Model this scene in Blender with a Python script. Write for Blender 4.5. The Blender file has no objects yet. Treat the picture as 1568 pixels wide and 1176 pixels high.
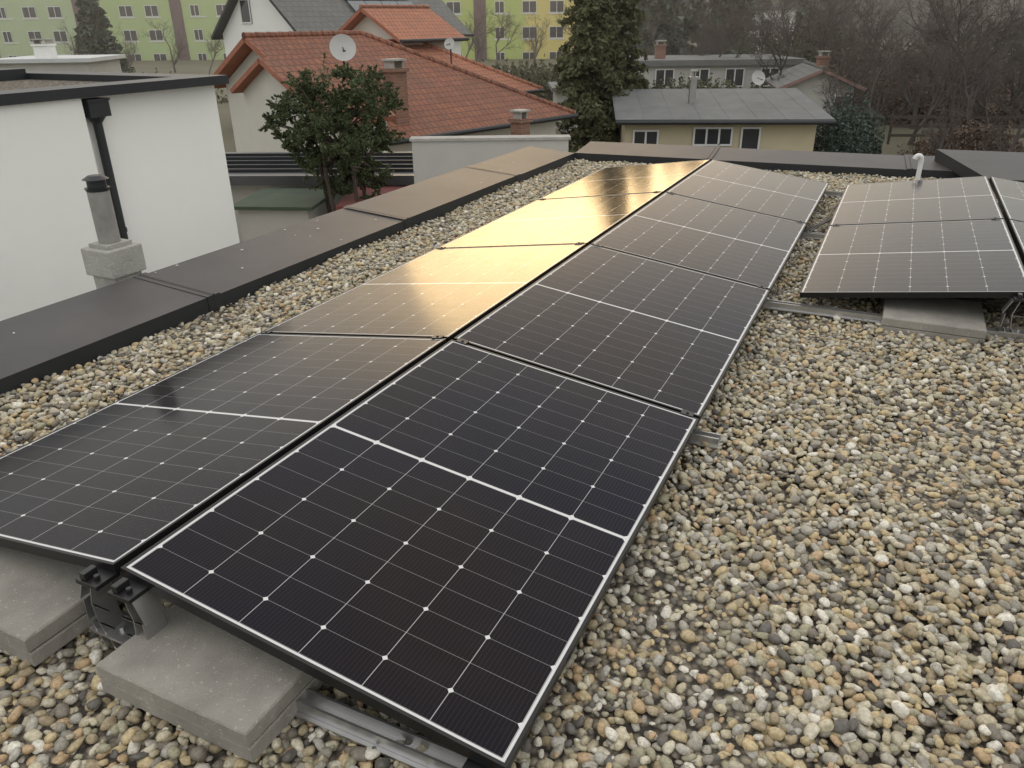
import bpy, bmesh, math, random, numpy as np
from mathutils import Matrix, Vector, Euler
random.seed(7); rng=np.random.default_rng(7)
rad=math.radians
# ---------------- frames
TILT=.1371; PL=1.7715; ZR=.29; ZL=ZR-1.134*math.sin(TILT)
CAMX,CAMY,CAMZ,YAW,PIT,ROL,FPX=1.6536,-1.0047,1.2857,.4517,.4402,-.0117,1180.7
HC=CAMZ+ZR
RM=Matrix.Rotation(-YAW,4,'Z')@Matrix.Translation((-CAMX,-CAMY,0))   # roof frame -> world
I4=Matrix.Identity(4)
SL=.0165   # terrain rises gently away from the house
scene=bpy.context.scene
# ---------------- node helpers
class N:
    def __init__(s,tree): s.t=tree; s.n=tree.nodes; s.l=tree.links
    def new(s,ty,**k):
        nd=s.n.new(ty)
        for a,b in k.items(): setattr(nd,a,b)
        return nd
    def link(s,a,b): s.l.new(a,b)
    def m(s,op,a,b=None,c=None,clamp=False):
        nd=s.n.new('ShaderNodeMath'); nd.operation=op; nd.use_clamp=clamp
        for i,x in enumerate((a,b,c)):
            if x is None: continue
            if isinstance(x,(int,float)): nd.inputs[i].default_value=x
            else: s.l.new(x,nd.inputs[i])
        return nd.outputs[0]
    def mix(s,f,a,b):
        nd=s.n.new('ShaderNodeMix'); nd.data_type='RGBA'
        for i,x in ((0,f),(6,a),(7,b)):
            if isinstance(x,(int,float)): nd.inputs[i].default_value=x
            elif isinstance(x,(tuple,list)): nd.inputs[i].default_value=(*x[:3],1)
            else: s.l.new(x,nd.inputs[i])
        return nd.outputs[2]
    def noise(s,scale,detail=4,vec=None,rough=.5):
        nd=s.n.new('ShaderNodeTexNoise'); nd.inputs['Scale'].default_value=scale; nd.inputs['Detail'].default_value=detail; nd.inputs['Roughness'].default_value=rough
        if vec is not None: s.l.new(vec,nd.inputs['Vector'])
        return nd.outputs['Fac']
    def rng(s,x,a,b,c=0,d=1):
        nd=s.n.new('ShaderNodeMapRange'); s.l.new(x,nd.inputs[0])
        for i,v in enumerate((a,b,c,d)): nd.inputs[i+1].default_value=v
        return nd.outputs[0]
def newmat(name):
    m=bpy.data.materials.new(name); m.use_nodes=True
    g=N(m.node_tree); b=m.node_tree.nodes['Principled BSDF']
    return m,g,b
def mat(name,col,rough=.8,var=.2,scale=3,bump=0,bscale=60,col2=None,metal=0,spec=.5,stain=0,sc3=None,specks=0):
    m,g,b=newmat(name)
    tc=g.new('ShaderNodeTexCoord'); vec=tc.outputs['Object']
    if sc3:
        mp=g.new('ShaderNodeMapping'); mp.inputs['Scale'].default_value=sc3; g.link(vec,mp.inputs[0]); vec=mp.outputs[0]
    n1=g.rng(g.noise(scale,6,vec,.6),.3,.7)
    c2=col2 or tuple(c*(1-var) for c in col)
    c=g.mix(n1,col,c2)
    if stain:
        n2=g.rng(g.noise(scale*.23,5,vec,.65),.52,.7)
        c=g.mix(g.m('MULTIPLY',n2,stain),c,tuple(x*.45 for x in col))
    if specks:
        n3=g.rng(g.noise(specks,3,vec,.8),.60,.68)
        c=g.mix(g.m('MULTIPLY',n3,.5),c,tuple(min(.8,x*1.7) for x in col))
        n4=g.rng(g.noise(specks*1.7,3,vec,.8),.36,.30)
        c=g.mix(g.m('MULTIPLY',n4,.6),c,tuple(x*.35 for x in col))
    g.link(c,b.inputs['Base Color']); b.inputs['Roughness'].default_value=rough
    b.inputs['Metallic'].default_value=metal; b.inputs['Specular IOR Level'].default_value=spec
    if bump:
        bp=g.new('ShaderNodeBump'); bp.inputs['Strength'].default_value=bump; bp.inputs['Distance'].default_value=.01
        g.link(g.noise(bscale,5,vec,.6),bp.inputs['Height']); g.link(bp.outputs[0],b.inputs['Normal'])
    return m
def leafmat(name,c1,c2,c3=None,scale=.8):
    m,g,b=newmat(name)
    gi=g.new('ShaderNodeNewGeometry'); tc=g.new('ShaderNodeTexCoord')
    r=gi.outputs['Random Per Island']
    c=g.mix(r,c1,c2)
    n=g.rng(g.noise(scale,3,tc.outputs['Object']),.4,.65)
    c=g.mix(g.m('MULTIPLY',n,.6),c,c3 or tuple(x*.5 for x in c1))
    g.link(c,b.inputs['Base Color']); b.inputs['Roughness'].default_value=.8; b.inputs['Specular IOR Level'].default_value=.2
    return m
def tilemat(name,c1,c2,tw=.3,th=.34,mortar=(.03,.015,.01),moss=.35,ms=.03):
    m,g,b=newmat(name)
    tc=g.new('ShaderNodeTexCoord')
    br=g.new('ShaderNodeTexBrick'); g.link(tc.outputs['UV'],br.inputs['Vector'])
    br.inputs['Scale'].default_value=1; br.inputs['Brick Width'].default_value=tw; br.inputs['Row Height'].default_value=th
    br.inputs['Mortar Size'].default_value=ms; br.inputs['Mortar Smooth'].default_value=1
    br.inputs['Color1'].default_value=(*c1,1); br.inputs['Color2'].default_value=(*c2,1); br.inputs['Mortar'].default_value=(*mortar,1)
    n=g.rng(g.noise(.5,6,tc.outputs['UV'],.7),.40,.72)
    c=g.mix(g.m('MULTIPLY',n,moss),br.outputs['Color'],(.10,.075,.055))
    n2=g.rng(g.noise(2.5,4,tc.outputs['UV'],.7),.45,.7)
    c=g.mix(g.m('MULTIPLY',n2,moss*.6),c,tuple(x*.6 for x in c2))
    g.link(c,b.inputs['Base Color']); b.inputs['Roughness'].default_value=.85
    bp=g.new('ShaderNodeBump'); bp.inputs['Strength'].default_value=.6; bp.inputs['Distance'].default_value=.03
    g.link(g.m('SUBTRACT',1,br.outputs['Fac']),bp.inputs['Height']); g.link(bp.outputs[0],b.inputs['Normal'])
    return m
# ---------------- mesh builder
class MB:
    def __init__(s): s.v=[];s.f=[];s.mi=[];s.uv=[]
    def quad(s,pts,m=0,uv=None):
        b=len(s.v); s.v+= [tuple(q) for q in pts]; s.f.append(tuple(range(b,b+len(pts)))); s.mi.append(m)
        s.uv.append(uv or [(q[0],q[1]) for q in pts])
    def box(s,mn,mx,m=0,M=None):
        x0,y0,z0=mn;x1,y1,z1=mx
        c=[Vector(q) for q in ((x0,y0,z0),(x1,y0,z0),(x1,y1,z0),(x0,y1,z0),(x0,y0,z1),(x1,y0,z1),(x1,y1,z1),(x0,y1,z1))]
        if M is not None: c=[M@q for q in c]
        for f in ((3,2,1,0),(4,5,6,7),(0,1,5,4),(1,2,6,5),(2,3,7,6),(3,0,4,7)):
            P=[c[i] for i in f]
            s.quad(P,m,[(q[0]+q[1],q[2]) for q in P])
    def cyl(s,p0,p1,r0,r1=None,n=10,m=0,cap=True):
        r1=r0 if r1 is None else r1
        p0=Vector(p0);p1=Vector(p1);d=(p1-p0).normalized()
        a=d.orthogonal().normalized();b=d.cross(a)
        R=[[p+(a*math.cos(6.2831853*i/n)+b*math.sin(6.2831853*i/n))*r for i in range(n)] for p,r in ((p0,r0),(p1,r1))]
        for i in range(n):
            j=(i+1)%n; s.quad([R[0][i],R[0][j],R[1][j],R[1][i]],m)
        if cap: s.quad(R[1],m); s.quad(R[0][::-1],m)
    def slab(s,pts,th,m=0,me=None):
        P=[Vector(q) for q in pts]; u=(P[1]-P[0]).normalized(); nrm=(P[1]-P[0]).cross(P[-1]-P[0]).normalized()
        w=nrm.cross(u); uv=[((q-P[0]).dot(u),(q-P[0]).dot(w)) for q in P]
        s.quad(P,m,uv); Q=[q-nrm*th for q in P]; s.quad(Q[::-1],me if me is not None else m)
        k=len(P)
        for i in range(k):
            j=(i+1)%k; s.quad([Q[i],Q[j],P[j],P[i]],me if me is not None else m)
    def obj(s,name,mats,parent=None,M=None,smooth=False,bevel=0):
        me=bpy.data.meshes.new(name); me.from_pydata([tuple(q) for q in s.v],[],s.f)
        ul=me.uv_layers.new(name='UVMap'); k=0
        for uvs in s.uv:
            for q in uvs: ul.data[k].uv=q; k+=1
        for mm in mats: me.materials.append(mm)
        me.polygons.foreach_set('material_index',s.mi)
        if smooth: me.polygons.foreach_set('use_smooth',[True]*len(s.f))
        me.update()
        o=bpy.data.objects.new(name,me); scene.collection.objects.link(o)
        if M is not None: o.matrix_world=M
        if parent: o.parent=parent
        if bevel:
            bm=bmesh.new(); bm.from_mesh(me); bmesh.ops.remove_doubles(bm,verts=bm.verts,dist=1e-5); bm.to_mesh(me); bm.free()
            bv=o.modifiers.new('b','BEVEL'); bv.width=bevel; bv.segments=2; bv.limit_method='ANGLE'
        return o
def lift(y): return SL*y if y>8 else 0
def root(name,loc=(0,0,0),rz=0,base=None):
    e=bpy.data.objects.new(name,None); e.empty_display_size=.2; scene.collection.objects.link(e)
    if base is None: base=Matrix.Translation((0,0,lift(loc[1])))
    e.matrix_world=base@Matrix.Translation(loc)@Matrix.Rotation(rz,4,'Z')
    return e
def npmesh(name,V,F,mats,parent=None,mi=None,smooth=False,M=None):
    me=bpy.data.meshes.new(name); me.from_pydata(V.tolist(),[],F.tolist())
    for m in mats: me.materials.append(m)
    if smooth: me.polygons.foreach_set('use_smooth',[True]*len(me.polygons))
    o=bpy.data.objects.new(name,me); scene.collection.objects.link(o)
    if M is not None: o.matrix_world=M
    if parent: o.parent=parent
    return o
def leaves(P,size,asp=.5,flat=0):
    n=len(P); a=rng.normal(size=(n,3)); a[:,2]*=(1-flat); a/=np.linalg.norm(a,axis=1)[:,None]
    b=np.cross(a,rng.normal(size=(n,3))); b/=np.linalg.norm(b,axis=1)[:,None]
    s=(size*rng.uniform(.6,1.4,n))[:,None]; a=a*s; b=b*s*asp
    V=np.stack([P-a-b*.3,P-b,P+a,P+b],1).reshape(-1,3)
    F=np.arange(n*4).reshape(-1,4)
    return V,F
# ---------------- materials
M_white=mat('white_render',(.80,.80,.775),.9,.04,1.2,.3,150,stain=.07)
M_cream=mat('cream_render',(.57,.55,.50),.9,.08,1,0,stain=.15)
M_greyw=mat('grey_render',(.46,.45,.42),.9,.1,1,.2,80,stain=.25)
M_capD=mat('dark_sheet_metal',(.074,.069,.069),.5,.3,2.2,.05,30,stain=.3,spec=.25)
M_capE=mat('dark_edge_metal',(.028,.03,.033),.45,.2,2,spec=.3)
M_black=mat('black_plastic',(.012,.012,.013),.4,.2,5)
M_alu=mat('aluminium',(.55,.55,.55),.35,.15,8,metal=.9)
M_conc=mat('concrete_paver_mat',(.33,.31,.275),.95,.25,9,.4,230,stain=.4,specks=70)
M_conc2=mat('concrete_block_mat',(.40,.39,.36),.9,.25,6,.9,60,stain=.3,specks=40)
M_glass=mat('window_glass',(.04,.045,.05),.1,.3,1)
M_frame=mat('window_frame',(.7,.7,.7),.5,.05)
M_brick=tilemat('brick_mat',(.30,.15,.10),(.21,.105,.075),.25,.08,(.28,.23,.2),.3,.012)
M_tile=tilemat('clay_tile',(.27,.105,.06),(.20,.08,.05),.22,.30,(.09,.04,.03),.5)
M_tileO=tilemat('clay_tile_orange',(.42,.17,.095),(.34,.135,.08),.22,.30,(.15,.07,.05),.25)
M_greyroof=tilemat('grey_roof_tile',(.15,.155,.15),(.125,.13,.13),.4,.4,(.08,.08,.08))
M_bitumen=mat('bitumen_roof',(.15,.155,.155),.9,.2,1.5,0,stain=.4)
M_greenroof=mat('green_bitumen',(.06,.085,.055),.9,.3,2)
M_redroof=mat('red_roofing',(.2,.06,.055),.9,.3,2)
M_steel=mat('stainless_flue',(.35,.35,.35),.4,.1,3,metal=.8)
M_bark=mat('bark',(.07,.055,.045),.95,.4,6)
M_barkR=mat('bark_reddish',(.10,.075,.062),.95,.4,8)
M_bare=mat('bare_branches',(.09,.075,.067),.95,.3,2)
L_yew=leafmat('yew_foliage',(.065,.085,.04),(.11,.13,.065),scale=2)
L_con=leafmat('conifer_foliage',(.10,.11,.055),(.15,.145,.075),(.055,.065,.035))
L_fir=leafmat('fir_foliage',(.065,.09,.075),(.09,.115,.095))  # lightened green, some distance haze put into the colour
L_far=leafmat('distant_foliage',(.14,.155,.14),(.19,.20,.18),(.095,.11,.10),scale=.15)  # pale greyish greens: distance haze painted into the leaf colour
L_hedge=leafmat('hedge_foliage',(.08,.095,.05),(.13,.13,.075))
L_brown=leafmat('brown_hedge',(.13,.09,.07),(.18,.13,.10))
# ---------------- panel
hw,hl,lip,th=.567,(PL-.02)/2,.009,.032
RP=.0945
def cellmat():
    m,g,b=newmat('pv_cells'); tc=g.new('ShaderNodeTexCoord'); sp=g.new('ShaderNodeSeparateXYZ'); g.link(tc.outputs['Object'],sp.inputs[0])
    x,y=sp.outputs[0],sp.outputs[1]
    ax=g.m('ABSOLUTE',x); ay=g.m('ABSOLUTE',y)
    cx=g.m('DIVIDE',g.m('ADD',x,.549),.183); yy=g.m('SUBTRACT',ay,.007); cy=g.m('DIVIDE',yy,RP)
    def dist(c,pitch):
        return g.m('MULTIPLY',g.m('ABSOLUTE',g.m('SUBTRACT',g.m('FRACT',g.m('ADD',c,.5)),.5)),pitch)
    dcx=dist(cx,.183); dcy=dist(cy,RP); dc2=dist(g.m('DIVIDE',cy,2),RP*2)
    col=g.m('LESS_THAN',dcx,.0011); row=g.m('LESS_THAN',dcy,.0007)
    dia=g.m('LESS_THAN',g.m('ADD',dcx,dc2),.0085)
    brd=g.m('MAXIMUM',g.m('GREATER_THAN',ax,.5505),g.m('GREATER_THAN',ay,.859)); mid=g.m('LESS_THAN',ay,.0055)
    white=g.m('MAXIMUM',g.m('MAXIMUM',brd,mid),dia)
    bus=g.m('LESS_THAN',g.m('FRACT',g.m('MULTIPLY',cx,16)),.075)
    n=g.rng(g.noise(.9,2,tc.outputs['Object']),.35,.65)
    c=g.mix(n,(.0015,.0022,.009),(.0075,.0035,.0045))  # broad noise paints bluish and maroon reflection tints into the cell colour
    c=g.mix(g.m('MULTIPLY',bus,.08),c,(.30,.31,.35))
    c=g.mix(g.m('MULTIPLY',row,.3),c,(.6,.6,.6))
    c=g.mix(g.m('MULTIPLY',col,.55),c,(.6,.6,.6))
    c=g.mix(white,c,(.60,.60,.60))
    d=g.rng(g.noise(3.5,6,tc.outputs['Object'],.7),.5,.8,0,.010)
    c=g.mix(d,c,(.4,.38,.34))
    g.link(c,b.inputs['Base Color']); b.inputs['Specular IOR Level'].default_value=.13
    nr=g.rng(g.noise(6,5,tc.outputs['Object'],.7),.3,.8,.11,.17); g.link(nr,b.inputs['Roughness'])
    return m
M_cell=cellmat()
M_pframe=mat('black_anodised_frame',(.010,.010,.011),.35,.1,5,spec=.35)
pb=MB()
pb.box((-hw,-hl,-th),(-hw+lip,hl,0),1); pb.box((hw-lip,-hl,-th),(hw,hl,0),1)
pb.box((-hw+lip,-hl,-th),(hw-lip,-hl+lip,0),1); pb.box((-hw+lip,hl-lip,-th),(hw-lip,hl,0),1)
pb.box((-hw+lip,-hl+lip,-.007),(hw-lip,hl-lip,-.0015),0)
pm=None
def panel(side,x0,y0,zr=ZR):
    global pm
    ct,s_=math.cos(TILT),math.sin(TILT)
    cx=x0+side*hw*ct; cz=zr-hw*s_
    Mx=RM@Matrix.Translation((cx,y0+hl,cz))@Matrix.Rotation(side*TILT,4,'Y')
    if pm is None:
        o=pb.obj('solar_panel',[M_cell,M_pframe]); pm=o.data
    else:
        o=bpy.data.objects.new('solar_panel',pm); scene.collection.objects.link(o)
    o.matrix_world=Mx
for k in range(4):
    panel(1,.014,k*PL+.01); panel(-1,-.014,k*PL+.01)
WX=1.134*math.cos(TILT)
X2=1.30+WX
for k in (2,3):
    panel(-1,X2,k*PL+.01); panel(1,X2+.03,k*PL+.01)
def rail(x0,x1,y,z=0.025):
    b=MB(); w=.022
    b.box((x0,y-w,z),(x1,y+w,z+.012)); b.box((x0,y-w,z+.012),(x1,y-w+.006,z+.04)); b.box((x0,y+w-.006,z+.012),(x1,y+w,z+.04)); 
    b.box((x0,y-w-.012,z),(x1,y-w-.0005,z+.006)); b.box((x0,y+w+.0005,z),(x1,y+w+.012,z+.006))
    b.obj('mounting_rail',[M_alu],M=RM)
for k in range(5):
    y=k*PL+(.03 if k==0 else 0.005 if k<4 else -.03)
    rail(-1.24,WX+.10 if k<2 else (X2+1.3),y)
def leg(x,y,side,zr=ZR):
    r=root('panel_support_leg',(x,y,0),0,RM); b=MB()
    top=zr-.045
    prof=[(-.045,.03),(-.03,.034),(.012,.10),(.02,.17),(.0,top)]
    for i in range(len(prof)-1):
        (a,z0),(c,z1)=prof[i],prof[i+1]
        for off in (0,.045):
            b.quad([(side*(a+off),-.03,z0),(side*(a+off),.035,z0),(side*(c+off*.7),.035,z1),(side*(c+off*.7),-.03,z1)])
    b.box((-.03,-.028,.1),(.04,-.024,.104)); b.box((-.03,-.028,.16),(.04,-.024,.164))
    o=b.obj('bent_sheet',[M_alu],r); sm=o.modifiers.new('s','SOLIDIFY'); sm.thickness=.003
    c=MB(); c.box((-.035,-.045,top),(.045,.03,top+.014)); c.box((-.02,-.04,top+.015),(.0,.0,top+.036)); c.cyl((.02,-.02,top+.014),(.02,-.02,top+.028),.008)
    c.obj('clamp_head',[M_black],r,bevel=.002)
    d=MB(); d.box((-.06,-.035,.066),(.06,.035,.074)); d.cyl((.03,0,.074),(.03,0,.085),.008,n=6); d.obj('foot_plate',[M_alu],r)
for k in range(5):
    y=k*PL+(-.005 if k==0 else 0)
    leg(-.06,y,-1); leg(.06,y,1)
for k in (2,3,4): leg(X2-.05,k*PL,-1); leg(X2+.09,k*PL,1)
def clamp(x,y,z,side):
    b=MB(); b.box((-.025,-.009,-.05),(.025,.009,.001)); b.box((-.025,-.018,.0012),(.025,.018,.0045)); b.cyl((0,0,.0045),(0,0,.009),.006,n=6)
    b.obj('panel_clamp',[M_black],M=RM@Matrix.Translation((x,y,z))@Matrix.Rotation(side*TILT,4,'Y'))
for k in range(1,4):
    for side in (1,-1):
        for d in (.05,WX-.05):
            clamp(side*(.014+d),k*PL,ZR-d*math.tan(TILT),side)
for d in (.05,WX-.05): clamp(X2-d,3*PL,ZR-d*math.tan(TILT),-1)
for k in range(5):
    for sx in (-1.09,WX-.06):
        b=MB(); y=k*PL; b.box((sx-.025,y-.03,.066),(sx+.025,y+.03,ZL-.03)); b.obj('low_edge_bracket',[M_black],M=RM)
def paver(x0,y0,x1,y1,z0,n=2,rz=0):
    r=root('concrete_paver',((x0+x1)/2,(y0+y1)/2,z0),rz,RM)
    for i in range(n):
        w=(x1-x0)/2; h=(y1-y0)/2; e=.004*i
        K=22; per=[]
        for sx,sy,ex,ey in ((-1,-1,1,-1),(1,-1,1,1),(1,1,-1,1),(-1,1,-1,-1)):
            for q in range(K):
                t=q/K; per.append(((sx+(ex-sx)*t)*w,(sy+(ey-sy)*t)*h))
        R_=np.random.default_rng(int(abs(x0*100))+i)
        n_=len(per); jt=R_.uniform(-.0010,.0010,(4,n_))
        zl=[0.001,.005,.044,.0485]; ins=[.004,0,0,.004]
        b=MB(); rings=[]
        for li in range(4):
            ring=[]
            for j,(px,py) in enumerate(per):
                f=1-(ins[li]+jt[li][j]+e*.5)/w
                ring.append((px*f,py*f-e,i*.05+zl[li]))
            rings.append(ring)
        for li in range(3):
            for j in range(n_):
                k=(j+1)%n_; b.quad([rings[li][j],rings[li][k],rings[li+1][k],rings[li+1][j]])
        b.quad(rings[3]); b.quad(rings[0][::-1])
        b.obj('slab_%d'%(i+1),[M_conc],r)
paver(.06,-.15,.56,.35,.02); paver(-.68,-.17,-.18,.33,.02)
paver(1.75,2*PL-.13,2.25,2*PL+.37,.0,2,0)
for k in (2,4): paver(.3,k*PL-.25,.8,k*PL+.25,.015); paver(-.8,k*PL-.25,-.3,k*PL+.25,.015)
cu=bpy.data.curves.new('solar_cable','CURVE'); cu.dimensions='3D'; cu.bevel_depth=.006
for q in range(3):
    sp=cu.splines.new('NURBS'); P=[(1.1,5.3,.06),(1.2,5.5+.1*q,.10),(1.3,5.9,.04),(1.22,6.3,.09),(1.4,6.6+.05*q,.08)]
    sp.points.add(len(P)-1); sp.use_endpoint_u=True
    for i,c in enumerate(P): sp.points[i].co=(c[0]+.03*q,c[1],c[2],1)
o=bpy.data.objects.new('solar_cable',cu); cu.materials.append(M_black); scene.collection.objects.link(o); o.matrix_world=RM
# ---------------- roof, gravel
LX=-1.89; FY=8.15; OW=.61
m,g,b=newmat('gravel_bed'); tc=g.new('ShaderNodeTexCoord'); vo=g.new('ShaderNodeTexVoronoi'); vo.inputs['Scale'].default_value=42; g.link(tc.outputs['Object'],vo.inputs[0])
hs=g.new('ShaderNodeSeparateColor'); g.link(vo.outputs['Color'],hs.inputs[0])
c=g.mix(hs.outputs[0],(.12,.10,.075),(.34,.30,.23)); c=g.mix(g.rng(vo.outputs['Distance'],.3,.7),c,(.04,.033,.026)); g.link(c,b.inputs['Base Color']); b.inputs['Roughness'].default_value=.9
bp=g.new('ShaderNodeBump'); bp.inputs['Distance'].default_value=.02; bp.invert=True; g.link(vo.outputs['Distance'],bp.inputs['Height']); g.link(bp.outputs[0],b.inputs['Normal'])
M_bed=m
r=root('flat_roof_building',(0,0,0),0,RM)
b=MB(); b.box((LX-OW+.04,-9,-4.6),(9,FY+OW-.04,-.06)); b.obj('walls',[M_white],r)
b=MB(); b.quad([(LX,-9,0),(9,-9,0),(9,FY+.1,0),(LX,FY+.1,0)]); b.obj('gravel_bed',[M_bed],r)
def cap(name,p0,p1,width,zin,zout,parent,drop=.11,seglen=2.15,start=0):
    p0=Vector(p0);p1=Vector(p1);L=(p1-p0).length;ex=(p1-p0).normalized();ez=Vector((0,0,1));ey=ez.cross(ex)
    Mx=Matrix((( ex.x,ey.x,0,p0.x),(ex.y,ey.y,0,p0.y),(0,0,1,0),(0,0,0,1)))
    b=MB(); s=start
    cuts=[0]+[c for c in np.arange(start,L-.1,seglen) if c>.1]+[L]
    for a,c in zip(cuts[:-1],cuts[1:]):
        a2,c2=a+.002,c-.002
        t=.004*math.sin(a*7)
        T=lambda x:[(x,.0,zin-drop),(x,.0,zin+t),(x,width,zout+t),(x,width,zout-.13)]
        A=T(a2);B=T(c2)
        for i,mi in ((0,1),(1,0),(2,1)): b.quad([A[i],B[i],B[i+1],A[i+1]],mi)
        b.quad(A[::-1],1); b.quad(B,1)
        if c<L-.01:
            for d0,d1,hh in ((-.05,.05,.006),(-.006,.006,.013)):
                b.quad([(c+d0,-.003-hh*.1,zin-drop+.005),(c+d1,-.003-hh*.1,zin-drop+.005),(c+d1,-.003-hh*.1,zin+hh),(c+d0,-.003-hh*.1,zin+hh)],1)
                b.quad([(c+d0,-.003,zin+hh),(c+d1,-.003,zin+hh),(c+d1,width+.003,zout+hh),(c+d0,width+.003,zout+hh)],0 if hh<.01 else 1)
    b.box((0,.03,-.1),(L,width-.06,zin-.02),1)
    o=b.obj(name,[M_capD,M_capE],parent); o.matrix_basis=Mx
    return o
cap('parapet_cap_side',(LX,-3,0),(LX,FY,0),OW,.10,.15,r,start=.9)
cap('parapet_cap_far',(LX,FY,0),(5.0,FY+.45,0),.66,.10,.15,r,start=1.6)
b=MB(); b.slab([(2.50,7.74,.16),(6,7.9,.16),(6,9.2,.26),(2.06,8.84,.26)],.12,0,1); b.slab([(4.0,7.80,.165),(4.05,7.80,.165),(4.05,9.02,.268),(4.0,9.02,.268)],.01,1,1)
b.obj('raised_corner_cap',[M_capD,M_capE],r)
b=MB(); b.box((2.6,7.82,-.05),(6,8.7,.10)); b.obj('raised_corner_curb',[M_capE],r)
# bird droppings on the sheet metal
b=MB(); R_=np.random.default_rng(4)
for i in range(26):
    y=R_.uniform(-.5,7.5); t=R_.uniform(.05,.95); rr=R_.uniform(.003,.009); z=.10+.05*t+.006
    x=LX-OW*t; n=9; b.quad([(x+rr*(1+.4*math.sin(3*a+i))*math.cos(a),y+rr*(1+.4*math.cos(2*a+i))*math.sin(a),z-.05/OW*rr*math.cos(a)) for a in [6.283*k/n for k in range(n)]])
b.obj('bird_droppings',[mat('dropping_white',(.6,.6,.57),.9,.1,5)],r)
# stones
mS,g,b=newmat('pebble'); oi=g.new('ShaderNodeObjectInfo'); tc=g.new('ShaderNodeTexCoord')
cr=g.new('ShaderNodeValToRGB'); g.link(oi.outputs['Random'],cr.inputs[0]); cr.color_ramp.interpolation='CONSTANT'
cols=[(.45,.40,.29),(.36,.30,.20),(.54,.50,.40),(.28,.26,.22),(.44,.36,.22),(.68,.65,.58),(.20,.175,.145),(.44,.40,.31),(.38,.36,.31),(.52,.42,.25),(.32,.26,.17),(.52,.47,.35),(.41,.39,.35),(.33,.31,.22),(.46,.33,.20),(.12,.11,.10)]
el=cr.color_ramp.elements
while len(el)>1: el.remove(el[-1])
el[0].position=0; el[0].color=(*cols[0],1)
for i,cc in enumerate(cols[1:],1):
    e=el.new(i/len(cols)); e.color=(*cc,1)
n=g.rng(g.noise(2.3,5,tc.outputs['Object'],.65),.35,.7)
mul=g.new('ShaderNodeMix'); mul.data_type='RGBA'; mul.blend_type='MULTIPLY'; mul.inputs[0].default_value=1
g.link(cr.outputs[0],mul.inputs[6]); g.link(g.mix(n,(1.15,1.15,1.13),(.58,.56,.51)),mul.inputs[7])
g.link(mul.outputs[2],b.inputs['Base Color']); b.inputs['Roughness'].default_value=.55; b.inputs['Specular IOR Level'].default_value=.45
col=bpy.data.collections.new('gravel_stones')
for k in range(10):
    bm=bmesh.new(); bmesh.ops.create_icosphere(bm,subdivisions=2,radius=1)
    ph=rng.uniform(0,6,9); sx=1.0;sy=rng.uniform(.58,.9);sz=rng.uniform(.38,.66)
    for v in bm.verts:
        c=v.co; d=1+.17*math.sin(2.1*c.x+ph[0])*math.cos(1.7*c.y+ph[1])+.13*math.sin(2.6*c.z+ph[2]+c.x)+.08*math.sin(5*c.y+ph[3])
        pw=1.25
        c=Vector([math.copysign(abs(q)**(1/pw),q) for q in c]); c=c.normalized()*(.5+.5*c.length)
        v.co=Vector((c.x*d*sx,c.y*d*sy,c.z*d*sz))
    me=bpy.data.meshes.new('pebble'); bm.to_mesh(me); bm.free(); me.polygons.foreach_set('use_smooth',[True]*len(me.polygons)); me.materials.append(mS)
    col.objects.link(bpy.data.objects.new('pebble',me))
def grid(x0,x1,y0,y1,sp,z0,z1):
    X,Y=np.meshgrid(np.arange(x0,x1,sp),np.arange(y0,y1,sp)); n=X.size
    return np.stack([X.ravel()+rng.uniform(-.5,.5,n)*sp,Y.ravel()+rng.uniform(-.5,.5,n)*sp,rng.uniform(z0,z1,n)],1)
P=np.concatenate([grid(LX+.012,3.7,-1.3,FY+.4,.0255,0,.010),grid(LX+.012,3.7,-1.3,FY+.4,.040,.012,.026)])
P=P[P[:,1]<FY-.02+(P[:,0]-LX)*.065]
P=P[~((P[:,0]>-.85)&(P[:,0]<.85)&(P[:,1]>.35)&(P[:,1]<6.8))]
P=P[~((P[:,0]>1.75)&(P[:,0]<3.2)&(P[:,1]>4.0)&(P[:,1]<6.9))]
P[:,2]+=.012*np.sin(P[:,0]*3.1+1)*np.sin(P[:,1]*2.3)+.006*np.sin(P[:,0]*9+P[:,1]*7)
me=bpy.data.meshes.new('gravel'); me.from_pydata(P.tolist(),[],[])
go=bpy.data.objects.new('gravel',me); scene.collection.objects.link(go); go.matrix_world=RM
ng=bpy.data.node_groups.new('gravel_scatter','GeometryNodeTree')
ng.interface.new_socket('Geometry',in_out='INPUT',socket_type='NodeSocketGeometry'); ng.interface.new_socket('Geometry',in_out='OUTPUT',socket_type='NodeSocketGeometry')
gi=ng.nodes.new('NodeGroupInput');g2=ng.nodes.new('NodeGroupOutput');iop=ng.nodes.new('GeometryNodeInstanceOnPoints');ci=ng.nodes.new('GeometryNodeCollectionInfo')
ci.inputs['Collection'].default_value=col; ci.inputs['Separate Children'].default_value=True; ci.inputs['Reset Children'].default_value=True
r1=ng.nodes.new('FunctionNodeRandomValue'); r1.data_type='FLOAT_VECTOR'; r1.inputs[0].default_value=(-.6,-.6,0); r1.inputs[1].default_value=(.6,.6,6.283)
r2=ng.nodes.new('FunctionNodeRandomValue'); r2.data_type='FLOAT'; r2.inputs[2].default_value=.0085; r2.inputs[3].default_value=.0235; r2.inputs['Seed'].default_value=5
ng.links.new(gi.outputs[0],iop.inputs['Points']); ng.links.new(ci.outputs[0],iop.inputs['Instance']); iop.inputs['Pick Instance'].default_value=True
ng.links.new(r1.outputs[0],iop.inputs['Rotation']); ng.links.new(r2.outputs[1],iop.inputs['Scale']); ng.links.new(iop.outputs[0],g2.inputs[0])
md=go.modifiers.new('scatter','NODES'); md.node_group=ng
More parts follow.
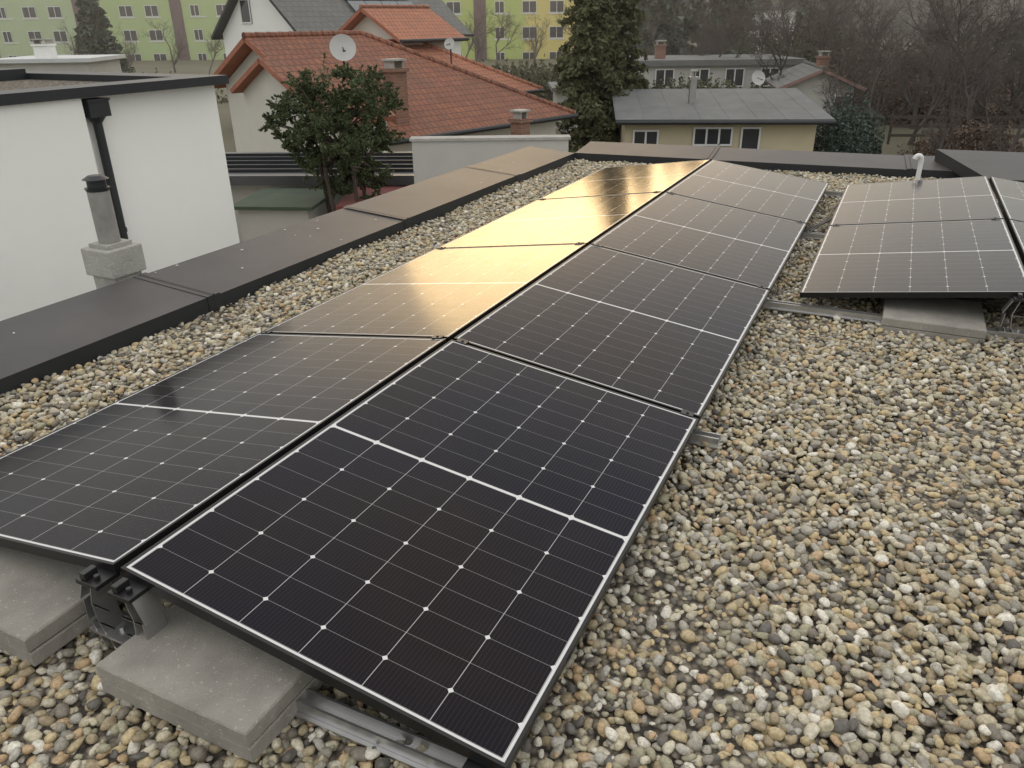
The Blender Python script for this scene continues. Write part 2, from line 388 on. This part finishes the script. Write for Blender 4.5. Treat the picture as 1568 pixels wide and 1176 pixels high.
cu=bpy.data.curves.new('vent_pipe','CURVE'); cu.dimensions='3D'; cu.bevel_depth=.022; sp=cu.splines.new('NURBS')
pp=[(0,0,0),(0,0,.2),(0,0,.3),(.0,-.02,.36),(-.05,-.03,.37),(-.06,-.03,.33)]; sp.points.add(len(pp)-1); sp.use_endpoint_u=True
for i,c in enumerate(pp): sp.points[i].co=(*c,1)
o=bpy.data.objects.new('vent_pipe',cu); cu.materials.append(M_frame); scene.collection.objects.link(o); o.matrix_world=RM@Matrix.Translation((1.90,7.6,0))
# ---------------- white neighbour
r=root('white_flat_roof_house',(0,0,0),0,RM); wx=-5.15; zt=.98
b=MB(); b.box((wx-9,-9,-4.6),(wx-.12,5.8,zt)); b.box((wx-.12,-9,-4.6),(wx,4.05,zt-.001)); b.obj('walls',[M_white],r)
b=MB()
b.box((wx-.34,-9,zt+.001),(wx+.05,5.45,zt+.09)); b.box((wx-9,5.45,zt+.001),(wx+.05,5.86,zt+.09)); b.box((wx-9.05,-9,zt+.001),(wx-8.7,5.45,zt+.09))
b.box((wx-3.0,2.6,zt+.001),(wx-2.75,5.449,zt+.14)); b.obj('roof_edge_cap',[M_capE],r)
b=MB(); b.quad([(wx-8.8,-9,zt+.02),(wx-.3,-9,zt+.02),(wx-.3,5.5,zt+.02),(wx-8.8,5.5,zt+.02)]); b.obj('roof_gravel',[M_bed],r)
b=MB(); yy=4.2; xx=wx-.05; zd=.24
b.cyl((xx,yy,-4.5),(xx,yy,.5+zd),.042,n=12); b.box((xx-.1,yy-.11,.56+zd),(xx+.08,yy+.11,.70+zd)); b.cyl((xx,yy,.5+zd),(xx,yy,.56+zd),.042,.09,n=12)
b.box((xx-.11,yy-.12,.70+zd),(xx+.09,yy+.12,.72+zd))
for z in (-.3,-1.6): b.cyl((xx,yy,z),(xx,yy,z+.04),.05,n=12)
b.obj('downpipe',[M_capE],r)
# chimney flue
r=root('chimney_flue',(-2.58,4.9,0),-YAW)
b=MB(); b.box((-.105,-.105,-4.5),(.105,.105,.11)); b.box((-.13,-.13,.111),(.13,.13,.29)); b.obj('concrete_block',[M_conc2],r,bevel=.01)
b=MB(); b.box((-.09,-.09,.291),(.09,.09,.315)); b.obj('base_collar',[M_conc2],r)
b=MB(); b.cyl((0,0,.315),(0,0,.64),.066,n=24); b.obj('flue_pipe',[mat('fibre_cement',(.30,.29,.27),.9,.3,12,.3,80,stain=.5)],r,smooth=False)
b=MB(); b.cyl((0,0,.64),(0,0,.66),.066,.075,n=20); b.cyl((0,0,.662),(0,0,.71),.056,.056,n=20); b.cyl((0,0,.712),(0,0,.735),.078,.04,n=20); b.obj('flue_cap',[M_capE],r)
# ---------------- ground
m=mat('ground_mat',(.13,.11,.075),.95,.5,.15,0,col2=(.085,.09,.05)); 
b=MB(); b.quad([(-500,-300,-4.6-300*SL),(500,-300,-4.6-300*SL),(500,700,-4.6+700*SL),(-500,700,-4.6+700*SL)]); b.obj('ground',[m])
GZ=-4.6
GB=-5.3
def windows(parent,lst,name='windows'):
    b=MB()
    for (o,u,w,h,*rest) in lst:
        o=Vector(o);u=Vector(u).normalized();nn=u.cross(Vector((0,0,1)))
        Mx=Matrix(((u.x,nn.x,0,o.x),(u.y,nn.y,0,o.y),(u.z,nn.z,1,o.z),(0,0,0,1)))
        f=.07
        b.box((0,-.02,0),(w,.02,h),0,Mx)
        nsp=rest[0] if rest else 2
        pw=(w-f)/nsp
        b.box((0,.021,0),(w,.05,f),1,Mx); b.box((0,.021,h-f),(w,.05,h),1,Mx)
        for i in range(nsp+1): b.box((i*pw,.021,f),(i*pw+f,.05,h-f),1,Mx)
    b.obj(name,[M_glass,M_frame],parent)
def gable_house(name,loc,rz,Lx,Dy,ze,rise,wallm,roofm,ov=.5,ridge=None,hip_r=False,th=.15,gz=GB,edge=None):
    r=root(name,(loc[0],loc[1],0),rz); ry=ridge if ridge else Dy/2; sl=rise/ry; yb=Dy; zb=ze+rise-sl*(Dy-ry)
    zr_=ze+rise; hx=Lx-(ry if hip_r else 0)
    b=MB()
    i=ov; zi=ze+sl*i-.2
    b.box((i,i,gz),(Lx-i,Dy-i,min(zi,zb+sl*i-.2)))
    for x in ((i,) if hip_r else (i,Lx-i)):
        sg=1 if x==i else -1
        zz=min(zi,zb+sl*i-.2)
        q=[(x,i,zz),(x,Dy-i,zz),(x,Dy-i,zb+sl*i-.2),(x,ry,zr_-.2),(x,i,zi)]
        b.quad(q); b.quad([(a+sg*.2,c,d) for a,c,d in q][::-1])
    b.obj('walls',[wallm],r)
    b=MB()
    b.slab([(0,0,ze),(Lx,0,ze),(hx,ry,zr_),(0,ry,zr_)],th,0,1)
    b.slab([(Lx,Dy,zb),(0,Dy,zb),(0,ry,zr_),(hx,ry,zr_)] ,th,0,1)
    if hip_r: b.slab([(Lx,0,ze),(Lx,Dy,zb),(hx,ry,zr_)],th,0,1)
    def caps(p,q,rr=.10):
        p=Vector(p);q=Vector(q);n=max(2,int((q-p).length/.38))
        for k in range(n):
            a=p.lerp(q,k/n);c=p.lerp(q,(k+1.08)/n); b.cyl(a,c,rr*1.12,rr*.92,8,0)
    caps((0,ry,zr_),(hx,ry,zr_))
    if hip_r: caps((Lx,0,ze),(hx,ry,zr_))
    b.obj('roof',[roofm,edge or M_capE],r)
    g_=MB(); g_.cyl((0,-.08,ze-.06),(Lx,-.08,ze-.06),.08,n=8); g_.obj('gutter',[M_capE],r)
    return r
a1=math.atan2(.74,.67)
M_orangeedge=mat('verge_tile',(.34,.13,.08),.8,.25,3)
H1=gable_house('tiled_roof_house',(-4.16,22.35),a1,9.8,8.2,-1.88,2.75,M_cream,M_tile,ridge=5.3,hip_r=True,edge=M_orangeedge)
b=MB(); zr_=.4
b.slab([(-1.9,-1.3,-1.06),(.3,-1.3,-1.06),(.3,1.5,zr_),(-1.9,1.5,zr_)],.12,0,1); b.slab([(.3,3.2,-.45),(-1.9,3.2,-.45),(-1.9,1.5,zr_),(.3,1.5,zr_)],.12,0,1)
b.obj('wing_roof',[M_tile,M_orangeedge],H1)
b=MB(); b.box((-1.6,-1.0,GB),(.2,3.0,-1.05)); q=[(-1.6,-1.0,-1.05),(-1.6,3.0,-1.05),(-1.6,3.0,-.5),(-1.6,1.5,.27),(-1.6,-1.0,-1.0)]; b.quad(q); b.quad([(.2,c,d) for a,c,d in q]); b.obj('wing_walls',[M_cream],H1)
windows(H1,[((4,.48,-3.9),(1,0,0),1.2,1.2),((7,.48,-3.9),(1,0,0),1.2,1.2)])
M_dish=mat('dish_grey',(.45,.45,.44),.6,.1,2)
def dish(name,loc,r0,base,az=0):
    r=root(name,loc,az); b=MB(); n=20; rings=5
    for i in range(rings):
        for j in range(n):
            def P(i,j):
                rr=r0*i/rings; t=6.2831853*j/n; return (rr*math.cos(t),.25*r0*(1-(i/rings)**2),rr*math.sin(t))
            b.quad([P(i,j),P(i,j+1),P(i+1,j+1),P(i+1,j)])
    o=b.obj('reflector',[M_dish],r,smooth=True); o.rotation_euler=(rad(-20),0,0)
    b=MB(); b.cyl((0,.12,-base),(0,.12,0),.03); b.cyl((0,.1,0),(0,-r0*1.0,-.2*r0),.015); b.box((-.04,-r0*1.1,-.27*r0),(.04,-r0*.95,-.15*r0)); b.obj('mast_and_arm',[M_capE],r)
dish('satellite_dish',(-4.77,24.3,.53),.38,1.4,rad(15)); dish('satellite_dish',(-2.3,33,.25),.22,1.2,rad(-20)); dish('satellite_dish',(12.1,40,-1.7),.35,1.5,rad(10))
def chimney(name,x,y,z0,z1,w,matl,rz=a1,cap_=True):
    r=root(name,(x,y,0),rz); h=w/2; b=MB(); b.box((-h,-h,z0),(h,h,z1-.2)); b.obj('stack',[matl],r)
    b=MB(); b.box((-h-.06,-h-.06,z1-.2),(h+.06,h+.06,z1-.1)); b.obj('corbel',[matl],r)
    b=MB(); b.box((-h+.05,-h+.05,z1-.1),(-h+.1,h-.05,z1+.1)); b.box((h-.1,-h+.05,z1-.1),(h-.05,h-.05,z1+.1)); b.box((-h-.02,-h-.02,z1+.1),(h+.02,h+.02,z1+.15)); b.obj('cowl',[M_conc2],r)
chimney('brick_chimney',-3.36,24.5,-1.8,.05,.50,M_brick); chimney('brick_chimney',.35,24.9,-5.,-1.45,.42,M_brick)
H2=gable_house('grey_roof_house',(-10.2,42),a1,12,9,.2,3.4,M_white,M_greyroof,edge=M_capE)
windows(H2,[((.48,6.2,.9),(0,-1,0),1,1.2,1)])
b=MB()
sl=math.atan2(3.4,4.5)
for i in range(4):
    for j in range(2):
        b.box((4.5+i*1.15,.9+j*1.8,.02),(5.6+i*1.15,2.6+j*1.8,.06),0,Matrix.Translation((0,0,.35))@Matrix.Rotation(sl,4,'X'))
b.obj('rooftop_solar',[mat('pv_far',(.10,.12,.13),.15,.1)],H2)
gable_house('orange_roof_house',(-4.6,36),a1,4,5,.3,1.3,M_cream,M_tileO,edge=M_orangeedge)
H4=gable_house('hipped_roof_house',(1.54-8*.67,38-8*.74),a1,8,8,-1.82,2.1,M_cream,M_tileO,hip_r=True,edge=M_orangeedge)
def flat_building(name,loc,rz,w,d,z1,wallm,roofm,wins=None,th=.2,ov=.3,gz=GB):
    r=root(name,(loc[0],loc[1],0),rz)
    b=MB(); b.box((0,0,gz),(w,d,z1-th)); b.obj('walls',[wallm],r)
    b=MB(); b.box((-ov,-ov,z1-th+.002),(w+ov,d+ov,z1)); b.obj('roof',[roofm],r)
    if wins: windows(r,wins)
    return r
flat_building('low_garage',(2.6,44),0,4,4,-2.4,M_greyw,M_bitumen)
flat_building('long_flat_roof_building',(8.2,52),0,10,7,-1.6,M_greyw,M_bitumen,[((1+i*2.2,-.02,-3.2),(1,0,0),1.2,1.1) for i in range(4)],th=.35)
flat_building('white_shed',(-27.8,45),.1,4.9,5,-.75,M_greyw,mat('light_metal_roof',(.5,.52,.53),.5,.1,2))
chimney('white_chimney',-25.3,46,-1,.05,.8,M_white,0)
flat_building('annex_with_seamed_roof',(-8.0,15.6),-.05,6.0,2.4,-1.33,M_greyw,mat('seamed_roof',(.07,.072,.078),.4,.2,2),th=.18)
rr=bpy.data.objects['annex_with_seamed_roof']; b=MB()
for i in range(5): b.box((-.3,.1+i*.5,-1.329),(6.3,.14+i*.5,-1.27))
b.obj('roof_seams',[M_capE],rr)
flat_building('garden_shed',(-4.75,13.5),-.1,1.25,1.4,-1.5,M_greyw,M_greenroof,th=.06,ov=.12)
flat_building('red_roof_shed',(-2.7,13.6),0,.8,1.2,-1.5,M_greyw,M_redroof,th=.06)
flat_building('rendered_boundary_wall',(-1.46,12.0),.0,2.35,.22,-.20,M_greyw,M_conc2,th=.04,ov=.03)
# bungalow
r=root('beige_bungalow',(4.5,31.2,0),rad(-5))
b=MB(); b.box((0,0,GB),(7.2,5.2,-2.45)); b.quad([(7.2,0,-2.45),(7.2,5.2,-2.45),(7.2,5.2,-2.0)]); b.quad([(0,5.2,-2.45),(0,0,-2.45),(0,5.2,-2.0)]); b.obj('walls',[mat('beige_render',(.55,.48,.33),.9,.1,1,stain=.2)],r)
b=MB(); b.slab([(-.4,-.5,-2.38),(7.7,-.5,-2.38),(7.7,5.6,-1.75),(-.4,5.6,-1.75)],.18,0,1); b.cyl((-.4,-.58,-2.48),(7.7,-.58,-2.48),.08,n=8,m=1)
for i in range(8): b.slab([(-.35+i*1.05,-.49,-2.372),(-.335+i*1.05,-.49,-2.372),(-.335+i*1.05,5.58,-1.742),(-.35+i*1.05,5.58,-1.742)],.004,0,0)
b.obj('roof',[M_bitumen,M_capE],r)
windows(r,[((.3,-.02,-3.6),(1,0,0),1.0,.8),((2.6,-.02,-3.4),(1,0,0),1.5,.7,3),((4.4,-.02,-4.4),(1,0,0),.75,1.7,1)])
chimney('steel_flue',7.5,33.5,-2.3,-1.0,.25,M_steel,0); chimney('brick_chimney',9.8,54,-1.7,-.7,.6,M_brick,0)
r=gable_house('brown_gable_house',(18.3,42),rad(90)-.2,7,4.4,-2.45,.95,M_greyw,M_greyroof,edge=mat('pink_verge',(.25,.15,.13),.8,.1))
windows(r,[((.48,1.4,-3.9),(0,-1,0),.9,1.1,1)])
chimney('brick_chimney',16.6,44,-2,-.9,.5,M_brick,0)
flat_building('white_house',(21,75),-.1,4.2,8,1.2,M_white,M_bitumen,[((1.2,-.02,-1.2),(1,0,0),1.1,1.4)],gz=-7)
def block(name,loc,rz,w,floors,fh,cols_,z0=-6.1,split=None,d=11):
    r=root(name,(loc[0],loc[1],0),rz); z1=z0+floors*fh+.5
    n=len(cols_); 
    b=MB()
    for i in range(n): b.box((w*i/n,0,z0-2),(w*(i+1)/n,d,z1),i)
    b.obj('walls',cols_,r)
    b=MB(); b.box((-.4,-.4,z1),(w+.4,d+.4,z1+.4)); b.obj('roof',[M_bitumen],r)
    W=[]; st=MB(); bs=MB(); x=1.5;k=0
    while x<w-3:
        if k%4==2:
            st.box((x,-.1,z0),(x+1.5,-.005,z1-.3)); x+=2.6
        else:
            for f in range(floors):
                W.append(((x,-.02,z0+f*fh+1.0),(1,0,0),1.8 if k%4!=3 else 1.2,1.35))
                bs.box((x-.15,-.06,z0+f*fh+.85),(x+2.0,-.003,z0+f*fh+.97))
            x+=3.4
        k+=1
    windows(r,W); st.obj('stairwell_strips',[mat('dark_red_panel',(.13,.085,.09),.7,.1)],r); bs.obj('window_sills',[M_frame],r)
g1=mat('green_render',(.40,.50,.24),.9,.06,.5); g2=mat('green_render_2',(.46,.54,.17),.9,.06,.5); g3=mat('yellow_render',(.68,.58,.20),.9,.06,.5); g4=mat('pale_green',(.43,.51,.31),.9,.06,.5)
block('green_apartment_block',(-78,113),-.02,43,4,2.9,[g4,g1])
block('green_yellow_apartment_block',(-12.5,106),.02,22,4,2.9,[g2,g2,g3])
# ---------------- trees
def conifer(name,x,y,H,R,n=14000,mt=L_con,gz=GB,base=.08,size=.12,pw=.75):
    r=root(name,(x,y,gz)); b=MB(); b.cyl((0,0,0),(0,0,H*.95),.02*H,.01,n=8); b.obj('trunk',[M_bark],r)
    nb=260; zs=base+(1-base)*rng.random(nb)**.9; ang=rng.uniform(0,6.283,nb); ln=R*(1-zs)**pw*rng.uniform(.55,1.15,nb)+.05
    per=max(6,n//nb); w=ln/ln.mean(); cnt=np.maximum(4,(per*w).astype(int))
    Ps=[]
    for z,a,l,c in zip(zs,ang,ln,cnt):
        t=rng.random(c)**.6; rr=l*t; 
        lat=rng.normal(0,.13,c)*l; zz=z*H+.12*l*t-.35*l*t*t+rng.normal(0,.05,c)*l-.1*np.abs(lat)
        Ps.append(np.stack([rr*math.cos(a)-lat*math.sin(a),rr*math.sin(a)+lat*math.cos(a),zz],1))
    P=np.concatenate(Ps); V,F=leaves(P,size,.45); npmesh('foliage',V,F,[mt],r)
    return r
conifer('conifer_tree',3.4,35.5,10.8,2.0,27000,pw=.6); conifer('conifer_tree',5.1,37.5,8.9,1.9,20000,pw=.6)
conifer('fir_tree',-34,70,9.5,2.6,9000,L_fir,size=.25)
for (x,y,H,R) in [(12.5,72,11,3),(15.5,78,13,3.4),(19,74,12,3),(23,85,14,4),(9.5,80,9,2.6),(28,80,12,3.5),(33,90,13,4)]:
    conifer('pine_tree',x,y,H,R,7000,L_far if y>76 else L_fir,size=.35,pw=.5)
def clump_tree(name,x,y,gz,H,R,zc0,nclump,nleaf,mt,trunks,size,barkm=M_barkR):
    r=root(name,(x,y,gz)); cz=(zc0+H)/2; hz=(H-zc0)/2
    C=[]
    while len(C)<nclump:
        q=rng.uniform(-1,1,3)
        if .2<np.linalg.norm(q)<1.05: C.append(q)
    C=np.array(C); C[:,:2]*=(1-.05*np.clip(C[:,2:3],0,1)**2-.45*np.clip(-C[:,2:3],0,1)**1.2)
    Cw=C*[R,R,hz]+[0,0,cz]
    Cw[:,2]-=.28*np.exp(-((Cw[:,0]+.25)/.18)**2)*(C[:,2]>.5)
    extra=np.array([[-R*1.02,-.1,cz+.1],[-R*1.12,-.1,cz+.16],[-R*.95,0,cz-.1],[R*.7,0,cz-hz*.75],[R*.6,.1,cz-hz*.95],[R*.45,-.1,cz-hz*1.1],[-R*.3,0,cz-hz*.9],[R*.8,0,cz+hz*.6],[R*.65,.1,cz+hz*.8],[-R*.6,0,cz+hz*.72]])
    Cw=np.concatenate([Cw,extra]); nclump=len(Cw)
    rs=rng.uniform(.12,.30,nclump)*R
    per=nleaf//nclump; P=[]
    for c,s in zip(Cw,rs):
        k=9; d=rng.normal(size=(k,3)); d[:,2]=d[:,2]*.7+.25; d/=np.linalg.norm(d,axis=1)[:,None]
        which=rng.integers(k,size=per); t=rng.random(per)**.7
        P.append(c+d[which]*(t*s*1.25)[:,None]+rng.normal(0,.16,(per,3))*s*(1.1-t)[:,None])
    P=np.concatenate(P); V,F=leaves(P,size,.4); npmesh('foliage',V,F,[mt],r)
    b=MB()
    for i in range(trunks):
        a=6.28*i/trunks+.4; p=Vector((.14*math.cos(a),.14*math.sin(a),0)); q=Vector((.4*R*math.cos(a),.4*R*math.sin(a),zc0+.5)); rr=.055
        mid=(p+q)/2+Vector(rng.normal(0,.06,3)); b.cyl(p,mid,rr,rr*.8,7,cap=False); b.cyl(mid,q,rr*.8,rr*.6,7,cap=False)
        for k in range(6):
            c=Cw[rng.integers(nclump)]; b.cyl(q,c,rr*.5,.008,5,cap=False)
    for c in extra: b.cyl((0,0,cz-.2),c,.03,.008,5,cap=False)
    b.obj('trunks',[barkm],r)
clump_tree('yew_tree',-2.98,14,GZ,5.33,1.0,3.2,105,50000,L_yew,5,.032)
def bare_mesh(name,H,seed,lev=5,spread=.6):
    R=np.random.default_rng(seed); b=[]
    def grow(p,d,l,r,k):
        n=3; pts=[p]
        for i in range(n):
            d=(d+R.normal(0,.12,3)+[0,0,.04]); d/=np.linalg.norm(d); pts.append(pts[-1]+d*l/n)
        for i in range(n): b.append((pts[i],pts[i+1],r*(1-.45*i/n),r*(1-.45*(i+1)/n)))
        if k==0: return
        for j in range(4 if k>1 else 5):
            t=R.integers(1,n+1); q=pts[t]; dd=d+R.normal(0,spread,3); dd[2]=abs(dd[2])*.8+.1 if k>2 else dd[2]; dd/=np.linalg.norm(dd)
            grow(q,dd,l*R.uniform(.5,.75),max(r*.5,.006),k-1)
    grow(np.zeros(3),np.array([0,0,1.]),H*.35,H*.016,lev)
    A=np.array([s[0] for s in b]);B=np.array([s[1] for s in b]);ra=np.array([s[2] for s in b]);rb=np.array([s[3] for s in b])
    D=B-A; D/=np.linalg.norm(D,axis=1)[:,None]; U=np.cross(D,[.3,.9,.1]); U/=np.linalg.norm(U,axis=1)[:,None]; W=np.cross(D,U)
    vs=[]
    for c,rr in ((A,ra),(B,rb)):
        for k in range(3):
            t=2.0944*k; vs.append(c+(U*math.cos(t)+W*math.sin(t))*rr[:,None])
    V=np.stack(vs,1).reshape(-1,3); base=(np.arange(len(A))*6)[:,None]
    F=np.concatenate([base+np.array(q) for q in ((0,1,4,3),(1,2,5,4),(2,0,3,5))])
    me=bpy.data.meshes.new(name); me.from_pydata(V.tolist(),[],F.tolist()); me.materials.append(M_bare); return me
BM=[bare_mesh('bare_tree',8,s,5,.55) for s in (3,5,8,11)]
def bare(x,y,s=1,k=0,sz=1,name='bare_tree'):
    o=bpy.data.objects.new(name,BM[k%4]); scene.collection.objects.link(o); o.location=(x,y,GZ-.2+lift(y)); o.scale=(s,s,s*sz); o.rotation_euler=(0,0,x*3.7+y)
k=0
for (x,y,s) in [(14,36,.75),(16.5,37,.9),(19,38,.9),(20,35,.8),(17,44,1.1),(21.5,43,1.2),(25,46,1.3),(28,48,1.2),(23,38,1.0),(26,40,1.0),(18.5,52,1.2),(23,56,1.4),(29,58,1.4),(35,60,1.4),(32,52,1.3),(15.5,48,1),(38,70,1.5),(30,70,1.5),(24,68,1.3),(20,62,1.2),
    (-12,88,1.0),(-9,84,.9),(-5,90,1.1),(-1,86,1.0),(3,92,1.1),(6,80,.9),(8,90,1.1),(-3,80,.7),(-40,88,.9),(-36,90,1.),(-31,86,.8),(-27,92,1.0),(-48,92,1.),(-60,94,1.),(13,60,.9),(17,86,1.2),
    (17.5,32,.6),(19.5,31,.65),(22,33,.8),(24.5,35,.9),(27,44,1.2),(21,49,1.2),(26,51,1.3),(33,64,1.5),(27,63,1.4),(18.2,40.5,.8),(22.3,40.5,1.0),(14,55,1.1),(16,66,1.3),(12,67,1.1),(19.5,57,1.3),(30,44,1.2)]:
    bare(x,y,s,k); k+=1
def bush(name,x,y,w,d,h,mt,n=5000,size=.07,z=GZ-.1):
    q=rng.normal(size=(n,3)); q/=np.linalg.norm(q,axis=1)[:,None]; q*=(rng.random(n)**.3)[:,None]; 
    q[:,2]=np.abs(q[:,2]); px=q[:,0]*w; wob=1+.22*np.sin(px*2.7+x)*np.cos(q[:,1]*6)+.12*np.sin(px*7.1+y); P=q*[w/2,d/2,h]*wob[:,None]
    V,F=leaves(P,size,.5); npmesh(name,V,F,[mt],M=Matrix.Translation((x,y,z+lift(y))))
bush('evergreen_bush',13.4,32.5,2.2,2,2.6,L_fir,8000); bush('evergreen_bush',15,34,1.6,2,2.2,L_fir,5000)
bush('brown_hedge',7.6,28.5,3.2,1,1.4,L_brown,7000); bush('brown_hedge',5.0,29.5,1.5,1,1.1,L_brown,3000)
bush('hedge',10.5,47,9,2,2.2,L_hedge,14000,.1); bush('hedge',16.5,49,6,2,2.0,L_hedge,8000,.1)
bush('hedge',-28,60,14,3,2,L_hedge,8000,.15); bush('hedge',1,60,12,3,2.4,L_hedge,9000,.15); bush('brown_hedge',30,44,12,2,1.8,L_brown,12000,.1)
bush('brown_hedge',22,46,9,3,2.6,L_brown,12000,.1); bush('brown_hedge',27,55,16,3,3.4,L_brown,14000,.13); bush('hedge',36,62,18,3,4,L_hedge,12000,.16); bush('brown_hedge',19.5,34,5,1.5,1.5,L_brown,8000,.07)
bush('hedge',24,66,14,3,4.5,L_hedge,12000,.16)
b=MB()
for i in range(14): b.box((i*1.1,-.05,0),(i*1.1+.1,.05,1.3))
for z in (.35,.75,1.15): b.box((0,-.09,z),(14.4,-.052,z+.12))
b.obj('wooden_fence',[M_bark],M=Matrix.Translation((17.5,37,GZ+.2+lift(37)))@Matrix.Rotation(-.15,4,'Z'))
# distant tree mass
n=50000; X=rng.uniform(-130,150,n); Y=rng.uniform(150,185,n); hh=9+3*np.sin(X*.13)+2.5*np.sin(X*.31+1)+1.5*np.sin(X*.9); hh=hh*np.where((X>-60)&(X<20),.8,1.25); Z=-5+lift(165)+rng.random(n)**.8*hh
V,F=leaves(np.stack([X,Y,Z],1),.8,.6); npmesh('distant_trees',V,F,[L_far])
# haze: real air volume over the far gardens
m=bpy.data.materials.new('air_haze'); m.use_nodes=True; t=m.node_tree; t.nodes.clear(); vs=t.nodes.new('ShaderNodeVolumeScatter'); vs.inputs['Density'].default_value=.0020; vs.inputs['Anisotropy'].default_value=.6; vs.inputs['Color'].default_value=(1,.96,.90,1)
oo=t.nodes.new('ShaderNodeOutputMaterial'); t.links.new(vs.outputs[0],oo.inputs['Volume'])
b=MB(); b.box((-190,27,-12),(190,260,22)); b.obj('haze',[m])
# ---------------- world + sun
SAZ,SEL=rad(1),rad(7)
sd=Vector((math.sin(SAZ)*math.cos(SEL),math.cos(SAZ)*math.cos(SEL),math.sin(SEL)))
w=bpy.data.worlds.new("World"); scene.world=w; w.use_nodes=True; t=w.node_tree; t.nodes.clear(); g=N(t)
sky=g.new('ShaderNodeTexSky',sky_type='NISHITA'); sky.sun_disc=False; sky.sun_elevation=SEL; sky.sun_rotation=SAZ
bg1=g.new('ShaderNodeBackground'); bg1.inputs[1].default_value=.05; g.link(sky.outputs[0],bg1.inputs[0])
tc=g.new('ShaderNodeTexCoord'); dt=g.new('ShaderNodeVectorMath',operation='DOT_PRODUCT'); g.link(tc.outputs['Generated'],dt.inputs[0]); dt.inputs[1].default_value=sd
sp=g.new('ShaderNodeSeparateXYZ'); g.link(tc.outputs['Generated'],sp.inputs[0])
base=g.mix(g.rng(sp.outputs[2],0,.7),(.50,.49,.46),(1.08,1.05,1.01))
cl=g.rng(g.noise(2.2,5,tc.outputs['Generated'],.6),.3,.75,.8,1.15)
gl=g.m('POWER',g.m('MAXIMUM',dt.outputs['Value'],0),32)
vm=g.new('ShaderNodeVectorMath',operation='SCALE'); g.link(base,vm.inputs[0]); g.link(cl,vm.inputs['Scale'])
v2=g.new('ShaderNodeVectorMath',operation='SCALE'); v2.inputs[0].default_value=(1.7,1.1,.52); g.link(gl,v2.inputs['Scale'])
va=g.new('ShaderNodeVectorMath',operation='ADD'); g.link(vm.outputs[0],va.inputs[0]); g.link(v2.outputs[0],va.inputs[1])
bg2=g.new('ShaderNodeBackground'); g.link(va.outputs[0],bg2.inputs[0]); bg2.inputs[1].default_value=1.18
ad=g.new('ShaderNodeAddShader'); g.link(bg1.outputs[0],ad.inputs[0]); g.link(bg2.outputs[0],ad.inputs[1]); ow=g.new('ShaderNodeOutputWorld'); g.link(ad.outputs[0],ow.inputs[0])
sl=bpy.data.lights.new('sun','SUN'); sl.energy=.5; sl.angle=rad(23); sl.color=(1,.66,.27); so=bpy.data.objects.new('sun',sl); scene.collection.objects.link(so)
so.rotation_euler=(-sd).to_track_quat('-Z','Y').to_euler()
# ---------------- camera
cd=bpy.data.cameras.new('camera'); co=bpy.data.objects.new('camera',cd); scene.collection.objects.link(co); scene.camera=co
cd.sensor_fit='HORIZONTAL'; cd.sensor_width=36; cd.lens=36*FPX/1568; cd.clip_start=.05; cd.clip_end=2000
co.matrix_world=Matrix.Translation((0,0,HC))@Matrix.Rotation(math.pi/2-PIT,4,'X')@Matrix.Rotation(ROL,4,'Z')
scene.view_settings.view_transform='Standard'; scene.view_settings.look='None'; scene.view_settings.exposure=0
